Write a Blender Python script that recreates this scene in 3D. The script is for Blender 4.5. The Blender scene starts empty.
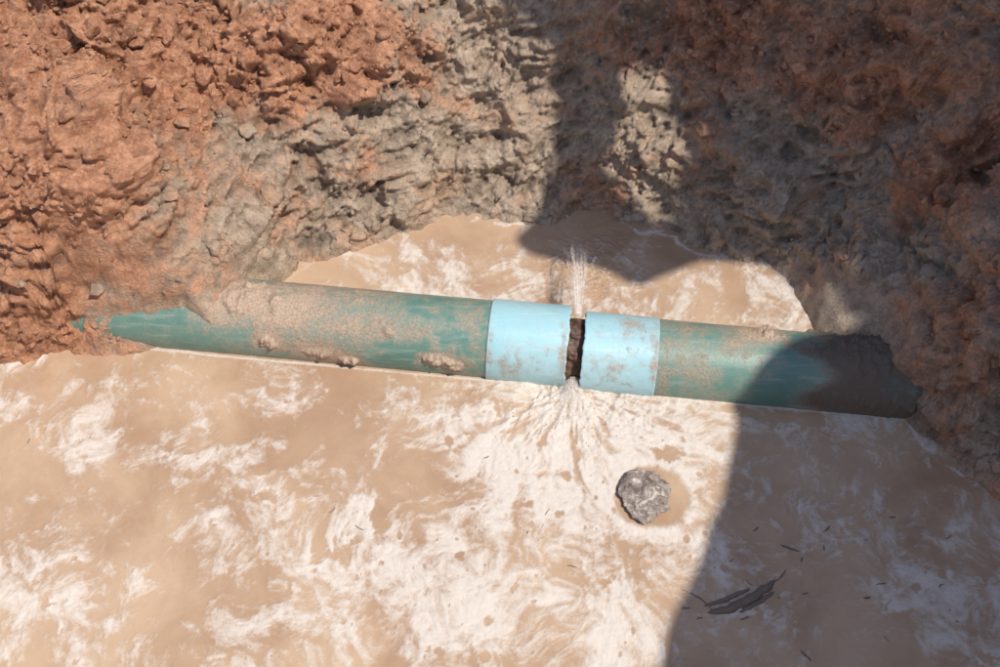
import bpy, math, numpy as np, random
from mathutils import Vector, geometry
rng=np.random.RandomState(7); random.seed(7)
# ---------------------------------------------------------------- camera
TILT=math.radians(55); CAM=np.array([0,-1.72,2.46]); F=1111.0
fwd=np.array([0,math.cos(TILT),-math.sin(TILT)]); up=np.array([0,math.sin(TILT),math.cos(TILT)]); rgt=np.array([1.,0,0])
def ray(px,py): return fwd+((px-500)/F)*rgt-((py-333.5)/F)*up
def P0(px,py,z=0.0):
    r=ray(px,py); t=(z-CAM[2])/r[2]; return CAM+t*r
# ---------------------------------------------------------------- noise
perm=rng.permutation(256).astype(np.int32)
G=rng.normal(size=(256,3)); G/=np.linalg.norm(G,axis=1)[:,None]; G=G.astype(np.float32)
def noise3(x,y,z):
    x=np.asarray(x,np.float32);y=np.asarray(y,np.float32);z=np.asarray(z,np.float32)
    xi=np.floor(x).astype(np.int32);yi=np.floor(y).astype(np.int32);zi=np.floor(z).astype(np.int32)
    xf=x-xi;yf=y-yi;zf=z-zi
    u=xf**3*(xf*(xf*6-15)+10);v=yf**3*(yf*(yf*6-15)+10);w=zf**3*(zf*(zf*6-15)+10)
    out=0
    for a in (0,1):
        pa=perm[(xi+a)&255]; wa=u if a else 1-u
        for b in (0,1):
            pb=perm[(pa+yi+b)&255]; wb=v if b else 1-v
            for c in (0,1):
                g=G[perm[(pb+zi+c)&255]]; wc=w if c else 1-w
                out=out+wa*wb*wc*(g[...,0]*(xf-a)+g[...,1]*(yf-b)+g[...,2]*(zf-c))
    return out*1.6
def fbm(x,y,z,o=4,g=.5,l=2.03):
    s=0;a=1;f=1
    for i in range(o):
        s=s+a*noise3(x*f+i*17.3,y*f-i*9.1,z*f+i*4.7); a*=g; f*=l
    return s
def ridged(x,y,z,o=3):
    s=0;a=1;f=1
    for i in range(o):
        s=s+a*(1-2*np.abs(noise3(x*f+i*7.3,y*f+i*3.1,z*f+i*11.7))); a*=.5; f*=2.1
    return s
RW=rng.rand(256,4).astype(np.float32); RD=rng.normal(size=(256,3)).astype(np.float32); RD/=np.linalg.norm(RD,axis=1)[:,None]
def chunk(x,y,z,tilt=1.0):
    xi=np.floor(x).astype(np.int32);yi=np.floor(y).astype(np.int32);zi=np.floor(z).astype(np.int32)
    f1=np.full(x.shape,9.,np.float32);f2=f1.copy();idv=np.zeros(x.shape,np.float32);pln=idv.copy()
    for a in(-1,0,1):
        for b in(-1,0,1):
            for c in(-1,0,1):
                h=perm[(perm[(perm[(xi+a)&255]+yi+b)&255]+zi+c)&255]; r=RW[h]
                ex=x-(xi+a+r[...,0]);ey=y-(yi+b+r[...,1]);ez=z-(zi+c+r[...,2])
                d=ex*ex+ey*ey+ez*ez
                m=d<f1; f2=np.where(m,f1,np.minimum(f2,d)); idv=np.where(m,r[...,3],idv)
                q=RD[h]; pln=np.where(m,q[...,0]*ex+q[...,1]*ey+q[...,2]*ez,pln); f1=np.where(m,d,f1)
    f1=np.sqrt(f1);f2=np.sqrt(f2); e=f2-f1
    return sstep(0,.28,e)*((idv-.3)+tilt*pln),e,idv,f1
def sstep(a,b,x):
    t=np.clip((x-a)/(b-a),0,1); return t*t*(3-2*t)
# ---------------------------------------------------------------- pit outline
bpx=[(-60,352),(0,356),(50,358),(92,354),(150,349),(205,330),(235,300),(270,278),(300,268),(325,248),(370,240),(420,230),(445,220),(500,219),(530,222),(570,216),(600,212),(640,222),(680,240),(740,258),(800,275),(835,300),(868,325),(890,360),(905,400),(918,428),(955,465),(1000,487),(1060,520)]
poly=[tuple(P0(*p)[:2]) for p in bpx]+[(1.7,-.8),(1.75,-1.2),(1.3,-1.5),(0,-1.62),(-2.0,-1.5),(-2.5,-1.0),(-2.4,-.2),(-2.0,-.06)]
poly=np.array(poly,np.float32)
def chaikin(P,n=2):
    P=np.array(P)
    for _ in range(n):
        Q=np.roll(P,-1,0); P=np.stack([.75*P+.25*Q,.25*P+.75*Q],1).reshape(-1,P.shape[1])
    return P
poly=chaikin(poly,1)
def sdf(X,Y):
    d=np.full(X.shape,1e9,np.float32); ins=np.zeros(X.shape,bool); n=len(poly)
    for i in range(n):
        ax,ay=poly[i];bx,by=poly[(i+1)%n]; ex,ey=bx-ax,by-ay
        t=np.clip(((X-ax)*ex+(Y-ay)*ey)/(ex*ex+ey*ey),0,1)
        d=np.minimum(d,(X-ax-t*ex)**2+(Y-ay-t*ey)**2)
        c=((ay>Y)!=(by>Y))&(X<(bx-ax)*(Y-ay)/((by-ay) if by!=ay else 1e-9)+ax); ins^=c
    d=np.sqrt(d); return np.where(ins,-d,d)
YAW=math.radians(6.3); ax_s=np.array([math.cos(YAW),-math.sin(YAW),0]); ax_q=np.array([math.sin(YAW),math.cos(YAW),0])
PR=.110; PZ=.03; PY=-.042
def sq(X,Y): return X*ax_s[0]+(Y-PY)*ax_s[1], X*ax_q[0]+(Y-PY)*ax_q[1]
def shore(X,Y,d):
    o=X*0; a=np.abs(d); k=1-.7*np.exp(-((X+.95)/.25)**2)
    return k*(.030*noise3(X*8,Y*8,o+3.3)*np.exp(-(a/.15)**2)+(.020*noise3(X*19,Y*19,o+1.3)+.008*fbm(X*45,Y*45,o+1.3,2))*np.exp(-(a/.035)**2))
H=1.15
def base(X,Y):
    X=np.asarray(X,np.float32);Y=np.asarray(Y,np.float32)
    d=sdf(X,Y); d=d+shore(X,Y,d)
    s=1.5*np.maximum(d-.35*.05*(1-np.exp(-np.maximum(d,0)/.05)),0); z=s/(1+(s/H)**4)**.25
    z=np.where(d<0,-np.minimum(.16,-d*1.2),z)
    z=z+(.13*noise3(X*2.3,Y*2.3,X*0+.5)+.07*noise3(X*5,Y*5,X*0+1.5))*np.clip(d/.25,0,1)
    S,Q=sq(X,Y)
    e=.03*noise3(S*9,Q*9,S*0+8)+.015*noise3(S*25,Q*25,S*0+8)
    cl=np.exp(-((S+.74)/.05)**2)
    sh=.06*cl+.09*sstep(-1.12,-1.22,S)
    z=z+sstep(-.60,-.74,S+e)*sstep(-.080-sh,-.010-sh,Q+e*.35)*(1-sstep(.1,.45,Q))*.195
    tr=np.clip((S-.78)/.32,0,1)
    z=z+sstep(.76,.92,S+e+.2*Q)*sstep(.04-.20*tr,.10-.17*tr,Q+e*.7)*(1-sstep(.15,.45,Q))*.20
    return z,d
def hit(pts):
    pts=np.array(pts,float); T=np.linspace(1.6,6,900)
    out=[]
    for px,py in pts:
        r=ray(px,py); q=CAM+T[:,None]*r
        z,_=base(q[:,0],q[:,1]); z=np.maximum(z,0); i=np.argmax(q[:,2]<=z); out.append(q[i])
    return np.array(out)
# ---------------------------------------------------------------- node helpers
def newmat(n):
    m=bpy.data.materials.new(n); m.use_nodes=True; nt=m.node_tree; nt.nodes.clear()
    o=nt.nodes.new('ShaderNodeOutputMaterial'); b=nt.nodes.new('ShaderNodeBsdfPrincipled'); nt.links.new(b.outputs[0],o.inputs[0]); return m,nt,b
def N(nt,t,**k):
    n=nt.nodes.new(t)
    for a,v in k.items(): setattr(n,a,v)
    return n
def setin(nt,sock,v):
    if isinstance(v,bpy.types.NodeSocket): nt.links.new(v,sock)
    else: sock.default_value=v
def noi(nt,sc,det=6,rough=.6,dist=0,vec=None):
    n=N(nt,'ShaderNodeTexNoise'); n.inputs['Scale'].default_value=sc; n.inputs['Detail'].default_value=det; n.inputs['Roughness'].default_value=rough; n.inputs['Distortion'].default_value=dist
    if vec is None:
        g=N(nt,'ShaderNodeNewGeometry'); vec=g.outputs['Position']
    nt.links.new(vec,n.inputs['Vector']); return n.outputs['Fac']
def mr(nt,v,a,b,c=0.,d=1.,sm=True):
    n=N(nt,'ShaderNodeMapRange'); n.interpolation_type='SMOOTHSTEP' if sm else 'LINEAR'
    setin(nt,n.inputs[0],v)
    for i,x in enumerate((a,b,c,d)): n.inputs[i+1].default_value=x
    return n.outputs[0]
def ma(nt,op,a,b=0.,c=None):
    n=N(nt,'ShaderNodeMath',operation=op); setin(nt,n.inputs[0],a); setin(nt,n.inputs[1],b)
    if c is not None: setin(nt,n.inputs[2],c)
    return n.outputs[0]
def mix(nt,f,a,b):
    n=N(nt,'ShaderNodeMix',data_type='RGBA'); setin(nt,n.inputs[0],f)
    for s,v in((n.inputs[6],a),(n.inputs[7],b)):
        if isinstance(v,tuple): v=(*v,1) if len(v)==3 else v
        setin(nt,s,v)
    return n.outputs[2]
def attr(nt,name):
    n=N(nt,'ShaderNodeAttribute'); n.attribute_name=name; return n.outputs['Fac']
def bump(nt,h,st,dist,prev=None):
    n=N(nt,'ShaderNodeBump'); n.inputs['Strength'].default_value=st; n.inputs['Distance'].default_value=dist; setin(nt,n.inputs['Height'],h)
    if prev is not None: nt.links.new(prev,n.inputs['Normal'])
    return n.outputs[0]
# ---------------------------------------------------------------- mesh helpers
def mkmesh(name,V,Fc,mat=None,smooth=True,attrs=None,parent=None):
    V=np.asarray(V,np.float32); me=bpy.data.meshes.new(name)
    if isinstance(Fc,np.ndarray):
        k=Fc.shape[1]; me.vertices.add(len(V)); me.vertices.foreach_set('co',V.ravel())
        me.loops.add(Fc.size); me.loops.foreach_set('vertex_index',Fc.ravel().astype(np.int32))
        me.polygons.add(len(Fc)); me.polygons.foreach_set('loop_start',np.arange(0,Fc.size,k,dtype=np.int32)); me.update(calc_edges=True)
    else:
        me.from_pydata([tuple(map(float,v)) for v in V],[],[tuple(f) for f in Fc])
    me.polygons.foreach_set('use_smooth',[smooth]*len(me.polygons))
    if attrs:
        for a,v in attrs.items():
            at=me.attributes.new(a,'FLOAT','POINT'); at.data.foreach_set('value',np.asarray(v,np.float32).ravel())
    me.validate(); me.update()
    o=bpy.data.objects.new(name,me); bpy.context.collection.objects.link(o)
    if mat: me.materials.append(mat)
    if parent: o.parent=parent
    return o
def gridfaces(nx,ny):
    i=np.arange(ny-1)[:,None]*nx+np.arange(nx-1)[None,:]; i=i.ravel()
    return np.stack([i,i+1,i+1+nx,i+nx],1)
def idw(ctrl,X,Y,Z,p=3,eps=.03):
    W=0;A=[0]*(ctrl.shape[1]-3)
    for c in ctrl:
        w=1/((X-c[0])**2+(Y-c[1])**2+(Z-c[2])**2+eps**2)**(p/2); W=W+w
        for k in range(len(A)): A[k]=A[k]+w*c[3+k]
    return [a/W for a in A]
# ---------------------------------------------------------------- GROUND / PIT WALL
def coords(lo,hi,st,far,g=1.25):
    c=list(np.arange(lo,hi+1e-6,st)); a=st
    x=c[-1]
    while x<far: a*=g; x+=a; c.append(x)
    a=st; x=c[0]
    while x>-far: a*=g; x-=a; c.insert(0,x)
    return np.array(c,np.float32)
xs=coords(-1.8,1.9,.0036,90); ys=coords(-.72,1.30,.0027,90)
X,Y=np.meshgrid(xs,ys); Z,D=base(X,Y)
gy,gx=np.gradient(Z,ys,xs); nl=np.sqrt(gx*gx+gy*gy+1); nx_,ny_,nz_=-gx/nl,-gy/nl,1/nl
cp=[(50,50,1),(200,60,1),(350,60,.95),(60,200,.95),(150,150,.7),(250,150,.42),(330,130,.35),(400,60,.6),(450,150,.1),(400,200,.1),(250,230,.18),(120,260,.55),(30,300,.9),(170,290,.4),(170,220,.4),(500,80,.14),(560,40,.25),(640,120,.15),(620,30,.55),(720,30,.95),(800,60,.6),(760,150,.2),(720,200,.12),(850,200,.25),(900,60,.65),(960,150,.65),(980,300,.55),(880,290,.3),(950,420,.35),(510,8,0)]
hp=hit([c[:2] for c in cp]); ctrl=np.column_stack([hp,[c[2] for c in cp]])
RED,=idw(ctrl,X,Y,Z)
far=(np.abs(X)>3)|(np.abs(Y)>3); RED=np.where(far,.8,RED)
RED0=RED.copy()
RED=np.clip(RED+.30*fbm(X*5,Y*5,Z*5,3),0,1)
ramp=sstep(-.05,.07,D)*(1-sstep(4,8,np.abs(X)))*(1-sstep(4,8,np.abs(Y)))
S_,Q_=sq(X,Y); ramp=ramp*(1-.75*sstep(-.70,-.82,S_)*(1-sstep(-1.05,-1.15,S_))*(1-sstep(-.03,.06,Q_)))
def warp(a,f):
    return X+a*noise3(X*f,Y*f,Z*f),Y+a*noise3(X*f+5,Y*f,Z*f),Z+a*noise3(X*f,Y*f+9,Z*f)
wx,wy,wz=warp(.03,9); c0,e0,i0_,_=chunk(wx*4.2,wy*4.2,wz*5.5,.9)
wx,wy,wz=warp(.03,14); c1,e1,i1,_=chunk(wx*10,wy*10,wz*12,1.1)
wx,wy,wz=warp(.012,30); c2,e2,i2,_=chunk(wx*23+3,wy*23,wz*26,1.2)
wx,wy,wz=warp(.006,60); c3,e3,i3,_=chunk(wx*52+3,wy*52,wz*56,1.1)
c4,e4,i4,_=chunk(wx*110+3,wy*110,wz*110,.8)
r1=ridged(X*6,Y*6,Z*8,4)
wx,wy,wz=warp(.06,6); r2=ridged((wx+wz*.6)*9,wy*9,(wz-wx*.5)*20,4); sl_=fbm((wx+wz*.7)*8,wy*8,(wz-wx*.6)*30,5,.6)
sel=sstep(.02,.55,fbm(X*4+9,Y*4,Z*4,4)*.6+1.0*(RED0-.26))
g_=1-sel
disp=.045*fbm(X*3.5,Y*3.5,Z*3.5,3)+.065*c0*(.75+.25*sel)+.020*(r1-.4)+g_*(.014*(r2-.4)+.014*sl_+.012*fbm(X*13,Y*13,Z*13,4,.6))+.034*c1*(.25+.75*sel)+.021*c2*(.15+.85*sel)+.011*c3*(.08+.92*sel)+.005*c4*sel+.0075*fbm(X*42,Y*42,Z*42,5,.65)
disp*=ramp
V=np.stack([X+nx_*disp,Y+ny_*disp,Z+nz_*disp+.003*fbm(X*30,Y*30,Z*30,2)*(1-ramp)],-1).reshape(-1,3)
WET=np.clip(1-D/.30,0,1)
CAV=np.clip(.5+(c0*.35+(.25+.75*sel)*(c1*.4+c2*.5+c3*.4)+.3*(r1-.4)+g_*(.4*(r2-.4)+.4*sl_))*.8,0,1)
m,nt,b=newmat('clay_soil')
red=attr(nt,'red');wet=attr(nt,'wet');cav=attr(nt,'cav');rub=attr(nt,'rub')
n1=noi(nt,6,8,.65);n2=noi(nt,28,8,.7);n3=noi(nt,140,6,.7)
redc=mix(nt,mr(nt,n2,.3,.7),(.34,.13,.06),(.62,.32,.18))
redc=mix(nt,mr(nt,n3,.5,.75,0,.55),redc,(.72,.50,.35))
grey=mix(nt,mr(nt,n2,.3,.7),(.31,.22,.15),(.57,.45,.335))
grey=mix(nt,mr(nt,n1,.5,.7,0,.65),grey,(.56,.345,.21))
rf=ma(nt,'ADD',red,ma(nt,'MULTIPLY',ma(nt,'SUBTRACT',n2,.5),1.3))
rf=ma(nt,'ADD',rf,ma(nt,'MULTIPLY',ma(nt,'SUBTRACT',n1,.5),1.2))
col=mix(nt,mr(nt,rf,.25,.75),grey,redc)
hs=N(nt,'ShaderNodeHueSaturation'); setin(nt,hs.inputs['Color'],col)
vv=ma(nt,'MULTIPLY',mr(nt,n3,.2,.8,.68,1.22,False),mr(nt,cav,.15,.85,.52,1.15,False)); setin(nt,hs.inputs['Value'],vv)  # crevice shade put into the colour: hollows darker, raised faces lighter
setin(nt,b.inputs['Base Color'],hs.outputs[0])
ro=ma(nt,'SUBTRACT',mr(nt,n2,.35,.65,.20,.48),ma(nt,'MULTIPLY',wet,.06)); ro=ma(nt,'ADD',ro,ma(nt,'MULTIPLY',rub,.16)); setin(nt,b.inputs['Roughness'],ro)
b.inputs['Specular IOR Level'].default_value=.65
hh=ma(nt,'ADD',ma(nt,'MULTIPLY',n2,1.8),n3)
setin(nt,b.inputs['Normal'],bump(nt,hh,.95,.007))
soil=m
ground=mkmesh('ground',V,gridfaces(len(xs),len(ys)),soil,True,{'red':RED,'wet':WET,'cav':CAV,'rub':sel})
def ico(sub):
    import bmesh
    bm=bmesh.new(); bmesh.ops.create_icosphere(bm,subdivisions=sub,radius=1); v=np.array([p.co[:] for p in bm.verts]); f=np.array([[q.index for q in p.verts] for p in bm.faces]); bm.free(); return v,f
iv,jf=ico(3)
def angular(v,k,lo,hi):
    v=v.copy()
    for i in range(k):
        n=rng.normal(size=3); n/=np.linalg.norm(n); c=rng.uniform(lo,hi); t=np.maximum(0,v@n-c); v-=t[:,None]*n
    return v
Vr=V.reshape(len(ys),len(xs),3)
cand=np.argwhere((D>.015)&(np.abs(X)<1.8)&(Y>-.7)&(Y<1.3)&(D<1.1))
CV=[];CF=[];CR=[];CW=[];CC=[]; off=0; cnt=0
def clod(pos,nn,r,redv,wetv):
    global off
    sc=r*(np.array([1,1,.8])+.35*rng.uniform(-1,1,3))
    o=rng.rand(3)*50; fl=angular(iv,9,.45,.85)
    q=fl*1.6+o; fl=fl*(1+.22*fbm(q[:,0],q[:,1],q[:,2],3)[:,None])
    a=rng.rand()*6.28; ca,sa=math.cos(a),math.sin(a)
    fl=fl*sc; fl=np.stack([fl[:,0]*ca-fl[:,1]*sa,fl[:,0]*sa+fl[:,1]*ca,fl[:,2]],1)
    CV.append(fl+pos+nn*r*.15); CF.append(jf+off); off+=len(iv)
    k=len(iv); CR.append(np.full(k,np.clip(redv+rng.uniform(-.25,.3),0,1))); CW.append(np.full(k,wetv)); CC.append(np.full(k,rng.uniform(.4,1)))
while cnt<6000:
    j,i=cand[rng.randint(len(cand))]
    if rng.rand()>.03+(.05+.95*sel[j,i])*RED0[j,i]: continue
    r=.0028+.009*rng.rand()**2.5+ (.026*rng.rand() if rng.rand()<.035 else 0)
    clod(Vr[j,i],np.array([nx_[j,i],ny_[j,i],nz_[j,i]]),r,RED[j,i],WET[j,i]); cnt+=1
n=sum(len(c) for c in CR)
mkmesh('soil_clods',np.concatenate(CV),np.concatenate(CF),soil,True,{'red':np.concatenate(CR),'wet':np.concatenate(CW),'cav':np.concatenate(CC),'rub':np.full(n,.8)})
# ---------------------------------------------------------------- WATER
wxs=np.concatenate([np.arange(-2.8,-1.5,.02),np.arange(-1.5,1.5,.0030),np.arange(1.5,2.1,.02)]).astype(np.float32)
wys=np.concatenate([np.arange(-1.9,-1.0,.02),np.arange(-1.0,.62,.0030),np.arange(.62,.9,.02)]).astype(np.float32)
A,B=np.meshgrid(wxs,wys); O=A*0
J=P0(572,390); JB=P0(592,262)
S,Q=sq(A,B)
dx,dy=A-J[0],B-J[1]; r=np.sqrt(dx*dx+dy*dy)+1e-4; th=np.arctan2(dx,-dy)
fc=[(30,400,.55),(100,380,.68),(30,600,.74),(160,430,.52),(300,420,.36),(150,560,.42),(260,520,.70),(300,600,.68),(450,600,.74),(420,480,.42),(520,450,.84),(560,520,.84),(640,450,.78),(700,500,.70),(620,620,.72),(750,450,.68),(900,480,.40),(800,560,.54),(950,560,.74),(850,640,.40),(440,262,.85),(530,265,.7),(350,262,.6),(310,262,.1),(470,235,.1),(560,235,.4),(620,250,.35),(690,290,.9),(740,280,.5),(800,295,.75),(680,250,.15),(100,640,.55),(0,500,.34)]
c=np.array([[*P0(a,b_),v] for a,b_,v in fc]); Dn,=idw(c,A,B,O,3,.05)
w1=fbm(A*2.2,B*2.2,O,3);w2=fbm(A*2.2+20,B*2.2+7,O,3);w3=fbm(A*9,B*9,O+3,2);w4=fbm(A*9+4,B*9,O+9,2)
ua=A+.08*w1+.022*w3; ub=B+.08*w2+.022*w4
big=fbm(ua*4.0,ub*4.0,O+2,6,.6)
med=fbm(ua*13,ub*13,O+8,6,.64)
rd=ridged(ua*6,ub*6,O+5,5)/1.6
rd2=ridged(ua*17,ub*17,O+15,5)/1.6
fine=fbm(ua*38,ub*38,O+1,5,.72)
sw=th+.30*np.sin(r*4)*w1+.10*w3
ray_=ridged(sw*3.4,np.log(r+.05)*1.0,O+4,4)/1.6
ray2=fbm(sw*9,np.log(r+.03)*1.4,O+7,4,.6)
fan=np.exp(-(r/.40)**2)*sstep(1.8,.9,np.abs(th))*(Q<-.08)
far_=np.exp(-(r/.95)**2)
pat=.62*big+.24*(rd-.25)+.25*(rd2-.2)+.40*med+.26*fine+.35*far_*ray2
pat=pat*(1-.85*fan)+fan*(1.1*(ray_-.1)+.9*ray2+.3*fine+.02)
foam=sstep(-.40,1.05,pat+(Dn-.60)*1.6)
for k in range(400):
    px,py=rng.uniform(0,990),rng.uniform(400,667); q=P0(px,py); rr_=.0025+.008*rng.rand()**2
    if k<16: rr_=.014+.018*rng.rand()
    i0,i1_=np.searchsorted(wxs,[q[0]-rr_*3,q[0]+rr_*3]); j0,j1=np.searchsorted(wys,[q[1]-rr_*3,q[1]+rr_*3])
    sl=(slice(j0,j1),slice(i0,i1_)); el=rng.uniform(.75,1.5)
    dd=np.sqrt(((A[sl]-q[0])*el)**2+((B[sl]-q[1])/el)**2)/rr_+1.2*w3[sl]+.6*fine[sl]+.8*med[sl]
    hole=sstep(1.6,.4,dd); ring=np.exp(-((dd-1.45)/.35)**2)
    foam[sl]=np.clip(foam[sl]*(1-.75*hole)+.18*ring*(.1+foam[sl]),0,1)
RK=P0(652,498); dd=np.sqrt((A-RK[0])**2+((B-RK[1])*1.1)**2)+.014*w3
foam=foam*(1-.85*sstep(.105,.08,dd))+.28*np.exp(-((dd-.108)/.008)**2)
R0=math.sqrt(PR**2-PZ**2)
pl_=np.exp(-((np.abs(Q)-R0-.003-.004*w3)/.005)**2)*(.85+.3*big)
foam=np.maximum(foam,np.where((Q<0)&(S<1.1)&(S>-1.1),np.clip(pl_,0,1),0))
d0=sdf(A,B); dW=d0+shore(A,B,d0); bl=np.exp(-((dW+.018+.012*w3)/.007)**2)*sstep(.0,.6,big+.35+.5*med)*sstep(-.9,-.2,A)
foam=np.clip(np.maximum(foam,bl*.9),0,1)
rb=np.sqrt((A-JB[0])**2+(B-JB[1])**2)
foam=np.clip(foam+.5*np.exp(-(rb/.07)**2)*(.5+fine+.5*med),0,1)
tur=np.exp(-(r/.16)**2)+.8*np.exp(-(rb/.12)**2)
wz_=.0022*fbm(A*9,B*9,O+3,3)+.0012*foam*(.6+fine)+tur*(.008*ray_*fan+.006*fine+.006*w3)
m,nt,b=newmat('muddy_water')
fo=attr(nt,'foam'); a1=noi(nt,3,5,.6,.6);a2=noi(nt,60,8,.7,.4);a3=noi(nt,260,4,.7)
wc=mix(nt,mr(nt,a1,.3,.7),(.40,.255,.16),(.55,.39,.26))
wc=mix(nt,mr(nt,a2,.55,.75,0,.45),wc,(.38,.22,.125))
ff=ma(nt,'ADD',fo,ma(nt,'MULTIPLY',ma(nt,'SUBTRACT',a2,.5),.8)); ff=ma(nt,'ADD',ff,ma(nt,'MULTIPLY',ma(nt,'SUBTRACT',a3,.5),.6))
fm=ma(nt,'MULTIPLY',mr(nt,ff,.12,1.08),.86)
col=mix(nt,fm,wc,(.72,.66,.59)); setin(nt,b.inputs['Base Color'],col)
setin(nt,b.inputs['Roughness'],mr(nt,fm,0,.7,.12,.6)); b.inputs['IOR'].default_value=1.33
bb=bump(nt,ma(nt,'ADD',ma(nt,'MULTIPLY',a1,2.5),ma(nt,'ADD',fm,ma(nt,'MULTIPLY',a3,.5))),.45,.004); nt.links.new(bb,b.inputs['Normal'])
mkmesh('muddy_water',np.stack([A,B,wz_],-1).reshape(-1,3),gridfaces(len(wxs),len(wys)),m,True,{'foam':foam})
# ---------------------------------------------------------------- PIPE
def pipemat(name,ca,cb,scr,k1):
    m,nt,b=newmat(name); mud=attr(nt,'mud'); dark=attr(nt,'dark')
    a=noi(nt,5,6,.6);n=noi(nt,38,8,.72);q=noi(nt,170,5,.7)
    tc=N(nt,'ShaderNodeTexCoord'); mp=N(nt,'ShaderNodeMapping'); mp.inputs['Rotation'].default_value=(0,0,-YAW+.25)
    mp.inputs['Scale'].default_value=(5,60,60); nt.links.new(tc.outputs['Object'],mp.inputs[0]); st=noi(nt,1,6,.65,0,mp.outputs[0])
    c_=mix(nt,mr(nt,a,.3,.7),ca,cb); c_=mix(nt,mr(nt,st,.50,.75,0,.6),c_,scr)
    film=ma(nt,'ADD',mud,ma(nt,'MULTIPLY',ma(nt,'SUBTRACT',n,.5),1.7)); film=ma(nt,'ADD',film,ma(nt,'MULTIPLY',ma(nt,'SUBTRACT',a,.5),2.0))
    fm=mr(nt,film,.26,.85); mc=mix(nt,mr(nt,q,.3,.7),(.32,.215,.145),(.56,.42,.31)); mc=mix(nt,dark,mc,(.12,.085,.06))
    thin=mr(nt,film,.0,.45,0,k1); c_=mix(nt,thin,c_,mc)
    c_=mix(nt,ma(nt,'MULTIPLY',fm,.92),c_,mc); c_=mix(nt,mr(nt,q,.58,.8,0,.5),c_,mc)
    setin(nt,b.inputs['Base Color'],c_); setin(nt,b.inputs['Roughness'],mr(nt,fm,0,1,.36,.75))
    bb=bump(nt,ma(nt,'ADD',fm,ma(nt,'MULTIPLY',q,.4)),.6,.0035); nt.links.new(bb,b.inputs['Normal']); return m
pg=pipemat('green_pvc',(.105,.225,.185),(.17,.30,.25),(.34,.44,.38),.42); pb=pipemat('light_blue_pvc',(.34,.59,.64),(.42,.68,.73),(.62,.75,.77),.2)
root=bpy.data.objects.new('broken_water_pipe',None); bpy.context.collection.objects.link(root)
def section(name,s0,s1,R,th_,mat,cl,cr,off=(0,0,0),jag=(0,0),mudf=None,ns=700):
    na=160; ss=np.linspace(s0,s1,ns); an=np.linspace(0,2*math.pi,na+1)[:-1]
    SS,AN=np.meshgrid(ss,an)
    j0=jag[0]*fbm(np.cos(AN)*2.5,np.sin(AN)*2.5,AN*0+1,4,.6); j1=jag[1]*fbm(np.cos(AN)*2.5,np.sin(AN)*2.5,AN*0+6,4,.6)
    SS=SS+j0*np.clip(1-(SS-s0)/.05,0,1)+j1*np.clip(1-(s1-SS)/.05,0,1)
    x,y=SS,np.cos(AN)*R; z=np.sin(AN)*R
    mud,dark=mudf(SS,AN) if mudf else (SS*0,SS*0)
    lump=sstep(.72,1.15,mud+.35*fbm(SS*18,y*18,z*18,2))*(.004+.012*np.clip(fbm(SS*40,y*40,z*40,4,.6)+.4,0,1.4))
    ch=.002*(np.clip(1-(ss-s0)/.003,0,1)*cl+np.clip(1-(s1-ss)/.003,0,1)*cr)[None,:]
    RR=R+lump-ch+.0006*noise3(SS*9,y*20,z*20)
    def w(s,yy,zz): return np.stack([s*ax_s[0]+yy*ax_q[0]+off[0],s*ax_s[1]+yy*ax_q[1]+off[1]+PY,zz+PZ+off[2]+s*0],-1)
    V=w(SS,np.cos(AN)*RR,np.sin(AN)*RR); Vi=w(SS,np.cos(AN)*(R-th_),np.sin(AN)*(R-th_))
    idx=np.arange(na*ns).reshape(na,ns); ix2=np.roll(idx,-1,0)
    F1=np.stack([idx[:,:-1],idx[:,1:],ix2[:,1:],ix2[:,:-1]],-1).reshape(-1,4)
    M=na*ns; F2=F1[:,::-1]+M
    E0=np.stack([idx[:,0],ix2[:,0],ix2[:,0]+M,idx[:,0]+M],-1); E1=np.stack([idx[:,-1],idx[:,-1]+M,ix2[:,-1]+M,ix2[:,-1]],-1)
    return mkmesh(name,np.concatenate([V.reshape(-1,3),Vi.reshape(-1,3)]),np.concatenate([F1,F2,E0,E1]),mat,True,{'mud':np.concatenate([mud.ravel(),mud.ravel()*0+.6]),'dark':np.concatenate([dark.ravel(),dark.ravel()*0+.8])},root)
def blob(SS,AN,s,a,rs,ra): return np.exp(-((SS-s)/rs)**2-((AN-a)/ra)**2)
def mudL(SS,AN):
    m=.20+.28*sstep(.0,-.40,SS)*sstep(2.9,1.5,AN)-.14*sstep(-.60,-.70,SS)*sstep(2.2,2.8,AN)
    for s,a,rs,ra,v in[(-.47,2.95,.06,.25,.95),(-.39,3.15,.035,.2,.85),(-.16,2.85,.05,.22,.9),(-.11,3.0,.03,.2,.75),(-.62,2.0,.10,.4,.3),(-.30,2.2,.14,.3,.38),(-.68,1.5,.07,.5,.65),(-.06,1.9,.04,.5,.25),(-.60,2.75,.04,.25,.8)]: m=m+v*blob(SS,AN,s,a,rs,ra)
    return m,SS*0
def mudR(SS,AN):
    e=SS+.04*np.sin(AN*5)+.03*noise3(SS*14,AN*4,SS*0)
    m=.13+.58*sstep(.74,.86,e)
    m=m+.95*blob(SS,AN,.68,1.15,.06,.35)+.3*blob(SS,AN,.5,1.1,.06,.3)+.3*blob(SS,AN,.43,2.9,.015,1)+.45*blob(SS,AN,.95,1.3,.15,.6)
    return m,.9*sstep(.74,.86,e)  # mud at the buried end, its colour darkened further for the shade there
def mudS(SS,AN):
    m=.06+.5*blob(SS,AN,.35,1.4,.05,.35)+.5*blob(SS,AN,-.02,2.3,.014,.9)+.35*blob(SS,AN,.02,2.8,.04,.25)+.45*blob(SS,AN,.405,2.3,.014,1)+.3*blob(SS,AN,.17,2.5,.01,.6)
    return m,SS*0
sL,sR=.181,.220
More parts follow.
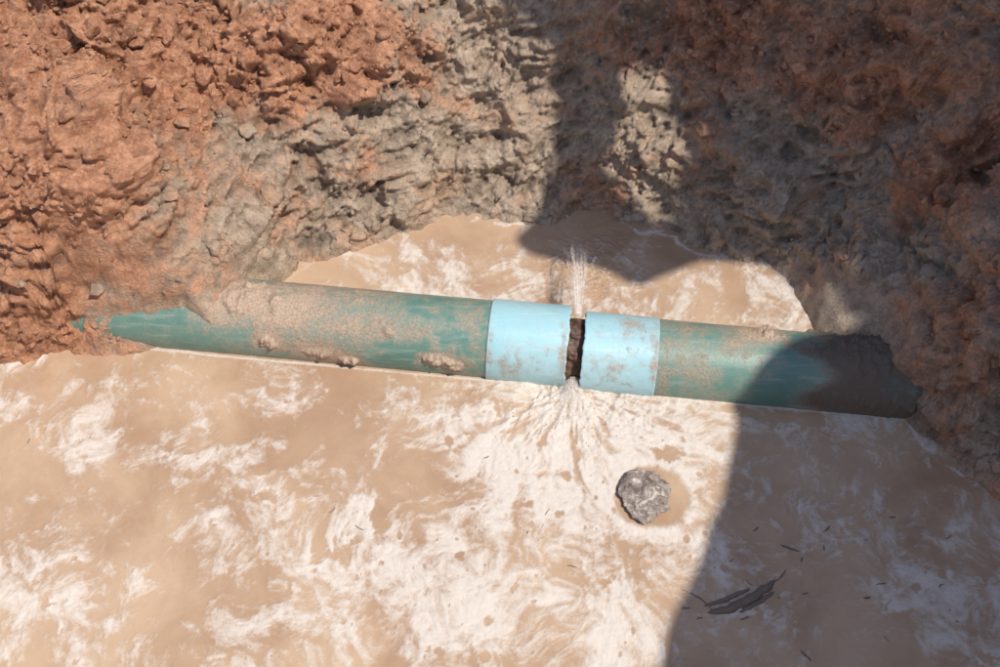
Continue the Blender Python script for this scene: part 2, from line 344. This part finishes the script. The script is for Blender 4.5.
section('left_section',-1.6,sL-.012,PR-.0045,.009,pg,0,1,mudf=mudL,ns=900)
section('coupling_left_half',-.027,sL,PR,.0043,pb,1,1,mudf=mudS,jag=(0,.004),ns=200)
oR=(0,-.004,-.012)
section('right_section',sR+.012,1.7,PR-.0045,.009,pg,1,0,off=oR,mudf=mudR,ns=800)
section('coupling_right_half',sR,.412,PR-.001,.0043,pb,1,1,off=oR,mudf=mudS,jag=(.004,0),ns=200)
m,nt,b=newmat('brown_water'); n=noi(nt,40,6,.7); setin(nt,b.inputs['Base Color'],mix(nt,mr(nt,n,.4,.75),(.08,.04,.028),(.26,.15,.10))); b.inputs['Roughness'].default_value=.2
nt.links.new(bump(nt,n,.8,.008),b.inputs['Normal']); bw=m
na,ns=120,60; ss=np.linspace(sL-.03,sR+.03,ns); an=np.linspace(0,2*math.pi,na+1); SS,AN=np.meshgrid(ss,an)
ca,sa=np.cos(AN),np.sin(AN); RR=.074+.018*sstep(.3,-.7,sa)+.009*fbm(SS*24,ca*3,sa*3,4)
mkmesh('water_in_crack',np.stack([SS*ax_s[0]+ca*RR*ax_q[0],SS*ax_s[1]+ca*RR*ax_q[1]+PY,sa*RR+PZ],-1).reshape(-1,3),gridfaces(ns,na+1),bw,True,None,root)
# ---------------------------------------------------------------- SPRAY
m,nt,b=newmat('white_water'); al=attr(nt,'alpha'); n=noi(nt,110,5,.75)
setin(nt,b.inputs['Base Color'],mix(nt,mr(nt,n,.35,.6),(.66,.57,.49),(.82,.78,.73))); b.inputs['Roughness'].default_value=.4
setin(nt,b.inputs['Alpha'],mr(nt,ma(nt,'ADD',al,ma(nt,'MULTIPLY',ma(nt,'SUBTRACT',n,.5),.9)),.0,1.05,0,.72)); ww=m
m,nt,b=newmat('water_drops'); b.inputs['Base Color'].default_value=(.82,.77,.72,1); b.inputs['Roughness'].default_value=.1; wd=m
sg=(sL+sR)/2; gc=np.array([sg*ax_s[0],sg*ax_s[1]+PY,0])
sp=bpy.data.objects.new('water_spray',None); bpy.context.collection.objects.link(sp)
def sheet(name,st,dirang,spread,L,z0,rise,w0,seed,dens,back):
    nu,nv=160,120; T,U=np.meshgrid(np.linspace(0,1,nv),np.linspace(-1,1,nu))
    a=dirang+spread*U+.05*fbm(U*3,T*2,T*0+seed,2)
    Lr=L*(1+.30*noise3(U*3,U*0,U*0+seed))
    dxx,dyy=np.sin(a),np.cos(a)*(1 if back else -1)
    x=st[0]+U*w0+dxx*Lr*T; y=st[1]+dyy*Lr*T
    k=ridged(U*2.5,T*.9,T*0+seed,2)/1.5
    z=z0*(1-T**1.7)+4*rise*T*(1-T)+.004+.005*k*T*(1-T)*2+.0015*fbm(U*6,T*6,T*0+seed,2)*T
    alp=np.clip(dens+.35*(k-.3)+.35*fbm(U*4,T*4,T*0+seed+3,4,.6),0,1.1)*sstep(1.0,.15,T+.25*noise3(U*5,U*0,U*0+seed+1))*sstep(1.0,.2,np.abs(U))
    mkmesh(name,np.stack([x,y,z],-1).reshape(-1,3),gridfaces(nv,nu),ww,True,{'alpha':alp},sp)
f0=gc-ax_q*.096; b0=gc+ax_q*.05
sheet('front_sheet',f0,-.05,.95,.17,.018,.001,.014,3,.45,False)
sheet('front_core',f0,-.12,.50,.11,.032,.003,.012,11,.52,False)
sheet('back_sheet',b0,.0,.10,.36,.110,.035,.012,21,.62,True)
sheet('back_mist',b0,.05,.24,.34,.10,.040,.016,31,.34,True)
sheet('back_low',b0,-.02,.24,.26,.09,.010,.016,41,.36,True)
sv,sf=ico(2)
dV=[];dF=[];do=0
for k in range(420):
    if k<200: c0_=gc+np.array([.02+rng.normal()*.045,.12+abs(rng.normal())*.10,abs(rng.normal())*.05+.004])
    else:
        a=rng.normal()*.8; rr_=.1+abs(rng.normal())*.10; c0_=gc+np.array([math.sin(a)*rr_,-.04-math.cos(a)*rr_,abs(rng.normal())*.008+.003])
    dV.append(sv*(.0006+.0011*rng.rand()**2)*np.array([1,1,1.3])+c0_); dF.append(sf+do); do+=len(sv)
mkmesh('droplets',np.concatenate(dV),np.concatenate(dF),wd,True,None,sp)
# ---------------------------------------------------------------- STONE
v,f=ico(6); v2=angular(v,12,.55,.85); v2[:,2]=np.minimum(v2[:,2],.62+.1*v2[:,0])
n=fbm(v[:,0]*2+3,v[:,1]*2,v[:,2]*2,3); v2=v2*(1+.12*n[:,None])
n=ridged(v2[:,0]*4,v2[:,1]*4+4,v2[:,2]*4,5); v2*=(1+.055*(n-.5))[:,None]
v2=v2*np.array([.080,.072,.042]); a=-.3; v2=np.stack([v2[:,0]*math.cos(a)-v2[:,1]*math.sin(a),v2[:,0]*math.sin(a)+v2[:,1]*math.cos(a),v2[:,2]],1)
m,nt,b=newmat('grey_stone'); n=noi(nt,30,8,.7,1.5);q=noi(nt,160,5,.7)
c_=mix(nt,mr(nt,n,.35,.6),(.13,.10,.085),(.40,.33,.27)); c_=mix(nt,mr(nt,n,.53,.61,0,.9),c_,(.66,.60,.54)); c_=mix(nt,mr(nt,q,.5,.7,0,.4),c_,(.10,.08,.065))
setin(nt,b.inputs['Base Color'],c_); b.inputs['Roughness'].default_value=.5; nt.links.new(bump(nt,q,.6,.004),b.inputs['Normal'])
mkmesh('stone',v2+P0(649,498,.002),f,m,True)
# ---------------------------------------------------------------- FLOATING DEBRIS
TV=[];TF=[];toff=0
def tube(path,rad,sides=6):
    global toff
    path=np.array(path); n=len(path); t=np.gradient(path,axis=0); t/=np.linalg.norm(t,axis=1)[:,None]+1e-9
    u=np.cross(t,[0.13,.2,1.0]); u/=np.linalg.norm(u,axis=1)[:,None]+1e-9; v=np.cross(t,u)
    a=np.linspace(0,2*math.pi,sides+1)[:-1]
    ring=path[:,None]+rad[:,None,None]*(np.cos(a)[None,:,None]*u[:,None]+np.sin(a)[None,:,None]*v[:,None])
    TV.append(ring.reshape(-1,3)); f=[]
    for i in range(n-1):
        for k in range(sides): f.append((i*sides+k,i*sides+(k+1)%sides,(i+1)*sides+(k+1)%sides,(i+1)*sides+k))
    TF.append(np.array(f)+toff); toff+=n*sides
def stick(px,py,px2,py2,bend,r_,z=.0):
    a_=P0(px,py,z);b_=P0(px2,py2,z); T=np.linspace(0,1,18); d=b_-a_; s_=np.array([d[1],-d[0],0])
    p=a_+T[:,None]*d+s_*(bend*4*T*(1-T)+.04*noise3(T*6+px,T*0,T*0))[:,None]
    tube(p,r_*(np.sin(T*math.pi).clip(0)**.5*.85+.15)*(1+.3*noise3(T*9+py,T*0,T*0)),6)
stick(708,613,775,580,.08,.0125,.0);stick(704,606,750,588,.03,.006);stick(738,612,774,592,.03,.006);stick(680,590,712,610,-.1,.0020);stick(775,582,786,570,.05,.002)
stick(800,650,812,662,0,.003);stick(780,545,800,552,0,.003)
for k in range(26):
    if rng.rand()<.7: px,py=rng.uniform(680,960),rng.uniform(510,665)
    else: px,py=rng.uniform(0,640),rng.uniform(420,665)
    a=rng.normal()*.6+.3; L=rng.uniform(4,12)
    stick(px,py,px+math.cos(a)*L,py-math.sin(a)*L*.8,rng.normal()*.08,.0012+.0014*rng.rand()**2,.0005)
m,nt,b=newmat('wet_twigs'); n=noi(nt,50,4); setin(nt,b.inputs['Base Color'],mix(nt,n,(.10,.08,.06),(.26,.20,.15))); b.inputs['Roughness'].default_value=.5
mkmesh('floating_twigs',np.concatenate(TV),np.concatenate(TF),m,True)
# ---------------------------------------------------------------- SUN + SHADOW CASTER (made-up excavator out of view)
SD=np.array([.40,-.25,.883]); SD/=np.linalg.norm(SD)
outer_px=[(470,-60),(472,18),(525,58),(560,95),(550,150),(537,195),(530,222),(512,236),(522,250),(560,260),(596,266),(640,290),(662,278),(700,262),(745,262),(790,272),(838,305),(866,325)]
hp=list(hit(outer_px))
hp+=[P0(825,336,.08),P0(790,338,.12),P0(768,352,.12),P0(752,380,.10),P0(738,408,.03),P0(736,418),P0(732,450),P0(716,520),P0(688,588),P0(662,640),P0(655,740)]
hp+=[np.array([1.2,-1.7,.2]),np.array([2.7,-1.5,1.]),np.array([2.9,1.9,1.1]),hit([(470,-200)])[0]]
hole=list(hit([(606,84),(632,70),(655,72),(668,100),(662,150),(664,195),(674,226),(645,216),(612,196),(600,160),(612,120)]))
Lp=4.0; ux=np.cross(SD,[0,1,0]); ux/=np.linalg.norm(ux); uy=np.cross(SD,ux)
def pl(p): return np.array([p@ux,p@uy])
o2=chaikin([pl(p) for p in hp],2); h2=chaikin([pl(p) for p in hole],2)
o2=o2+.012*np.stack([noise3(o2[:,0]*9,o2[:,1]*9,o2[:,0]*0),noise3(o2[:,0]*9,o2[:,1]*9,o2[:,0]*0+7)],1)
o2=list(o2);h2=list(h2)
tris=geometry.tessellate_polygon([[Vector((*p,0)) for p in o2],[Vector((*p,0)) for p in h2]])
al=o2+h2; n=len(al); TH=.25
V=[p[0]*ux+p[1]*uy+Lp*SD for p in al]+[p[0]*ux+p[1]*uy+(Lp+TH)*SD for p in al]
Fc=[tuple(t) for t in tris]+[tuple(i+n for i in t[::-1]) for t in tris]
no=len(o2); nh=len(h2)
Fc+=[(i,(i+1)%no,(i+1)%no+n,i+n) for i in range(no)]+[(no+i,no+(i+1)%nh,no+(i+1)%nh+n,no+i+n) for i in range(nh)]
m,nt,b=newmat('caster_yellow'); n_=noi(nt,8,6); setin(nt,b.inputs['Base Color'],mix(nt,mr(nt,n_,.4,.7),(.45,.26,.04),(.2,.13,.07))); b.inputs['Roughness'].default_value=.5; paint=m
m,nt,b=newmat('caster_dark'); n_=noi(nt,8,6); setin(nt,b.inputs['Base Color'],mix(nt,n_,(.12,.08,.06),(.2,.14,.10))); b.inputs['Roughness'].default_value=.7; steel=m
ex=bpy.data.objects.new('shadow_caster',None); bpy.context.collection.objects.link(ex)
mkmesh('shadow_outline_slab',V,Fc,steel,False,None,ex)  # slab cut to the wanted shadow outline, added out of view
def box(name,c_,s_,mat,rot=(0,0,0)):
    v=[(x*s_[0]/2,y*s_[1]/2,z*s_[2]/2) for x in(-1,1) for y in(-1,1) for z in(-1,1)]
    o=mkmesh(name,v,[(0,1,3,2),(4,6,7,5),(0,4,5,1),(2,3,7,6),(0,2,6,4),(1,5,7,3)],mat,False,None,ex); o.location=c_; o.rotation_euler=rot
    md=o.modifiers.new('b','BEVEL'); md.width=.06; md.segments=3
box('caster_house',(5.6,-2.4,2.6),(2.6,2.0,1.1),paint); box('caster_cab',(5.0,-3.0,3.2),(1.2,.9,1.5),paint)  # added boxes dress the unseen shadow caster as an excavator
box('caster_track_left',(5.6,-1.5,1.55),(3.0,.5,.7),steel); box('caster_track_right',(5.6,-3.4,1.55),(3.0,.5,.7),steel)
box('caster_boom',(4.0,-1.9,3.6),(2.4,.35,.4),paint,(0,.25,.0))  # added link between the shadow slab and the boxes
sun=bpy.data.lights.new('sun','SUN'); sun.energy=4.1; sun.angle=math.radians(.5); sun.color=(1,.94,.86)
so=bpy.data.objects.new('sun',sun); bpy.context.collection.objects.link(so); so.rotation_euler=Vector(SD).to_track_quat('Z','Y').to_euler()
w=bpy.data.worlds.new('World'); bpy.context.scene.world=w; w.use_nodes=True; nt=w.node_tree
sk=nt.nodes.new('ShaderNodeTexSky'); sk.sky_type='NISHITA'; sk.sun_disc=False; sk.sun_elevation=math.asin(SD[2]); sk.sun_rotation=math.atan2(SD[0],SD[1])
bg=nt.nodes['Background']; nt.links.new(sk.outputs[0],bg.inputs[0]); bg.inputs[1].default_value=.14
cd=bpy.data.cameras.new('camera'); cd.lens=40; cd.sensor_width=36; cd.clip_end=500; co=bpy.data.objects.new('camera',cd); bpy.context.collection.objects.link(co)
co.location=CAM; co.rotation_euler=(math.radians(90)-TILT,0,0); bpy.context.scene.camera=co
sc=bpy.context.scene; sc.view_settings.view_transform='Standard'; sc.view_settings.look='None'; sc.view_settings.exposure=0
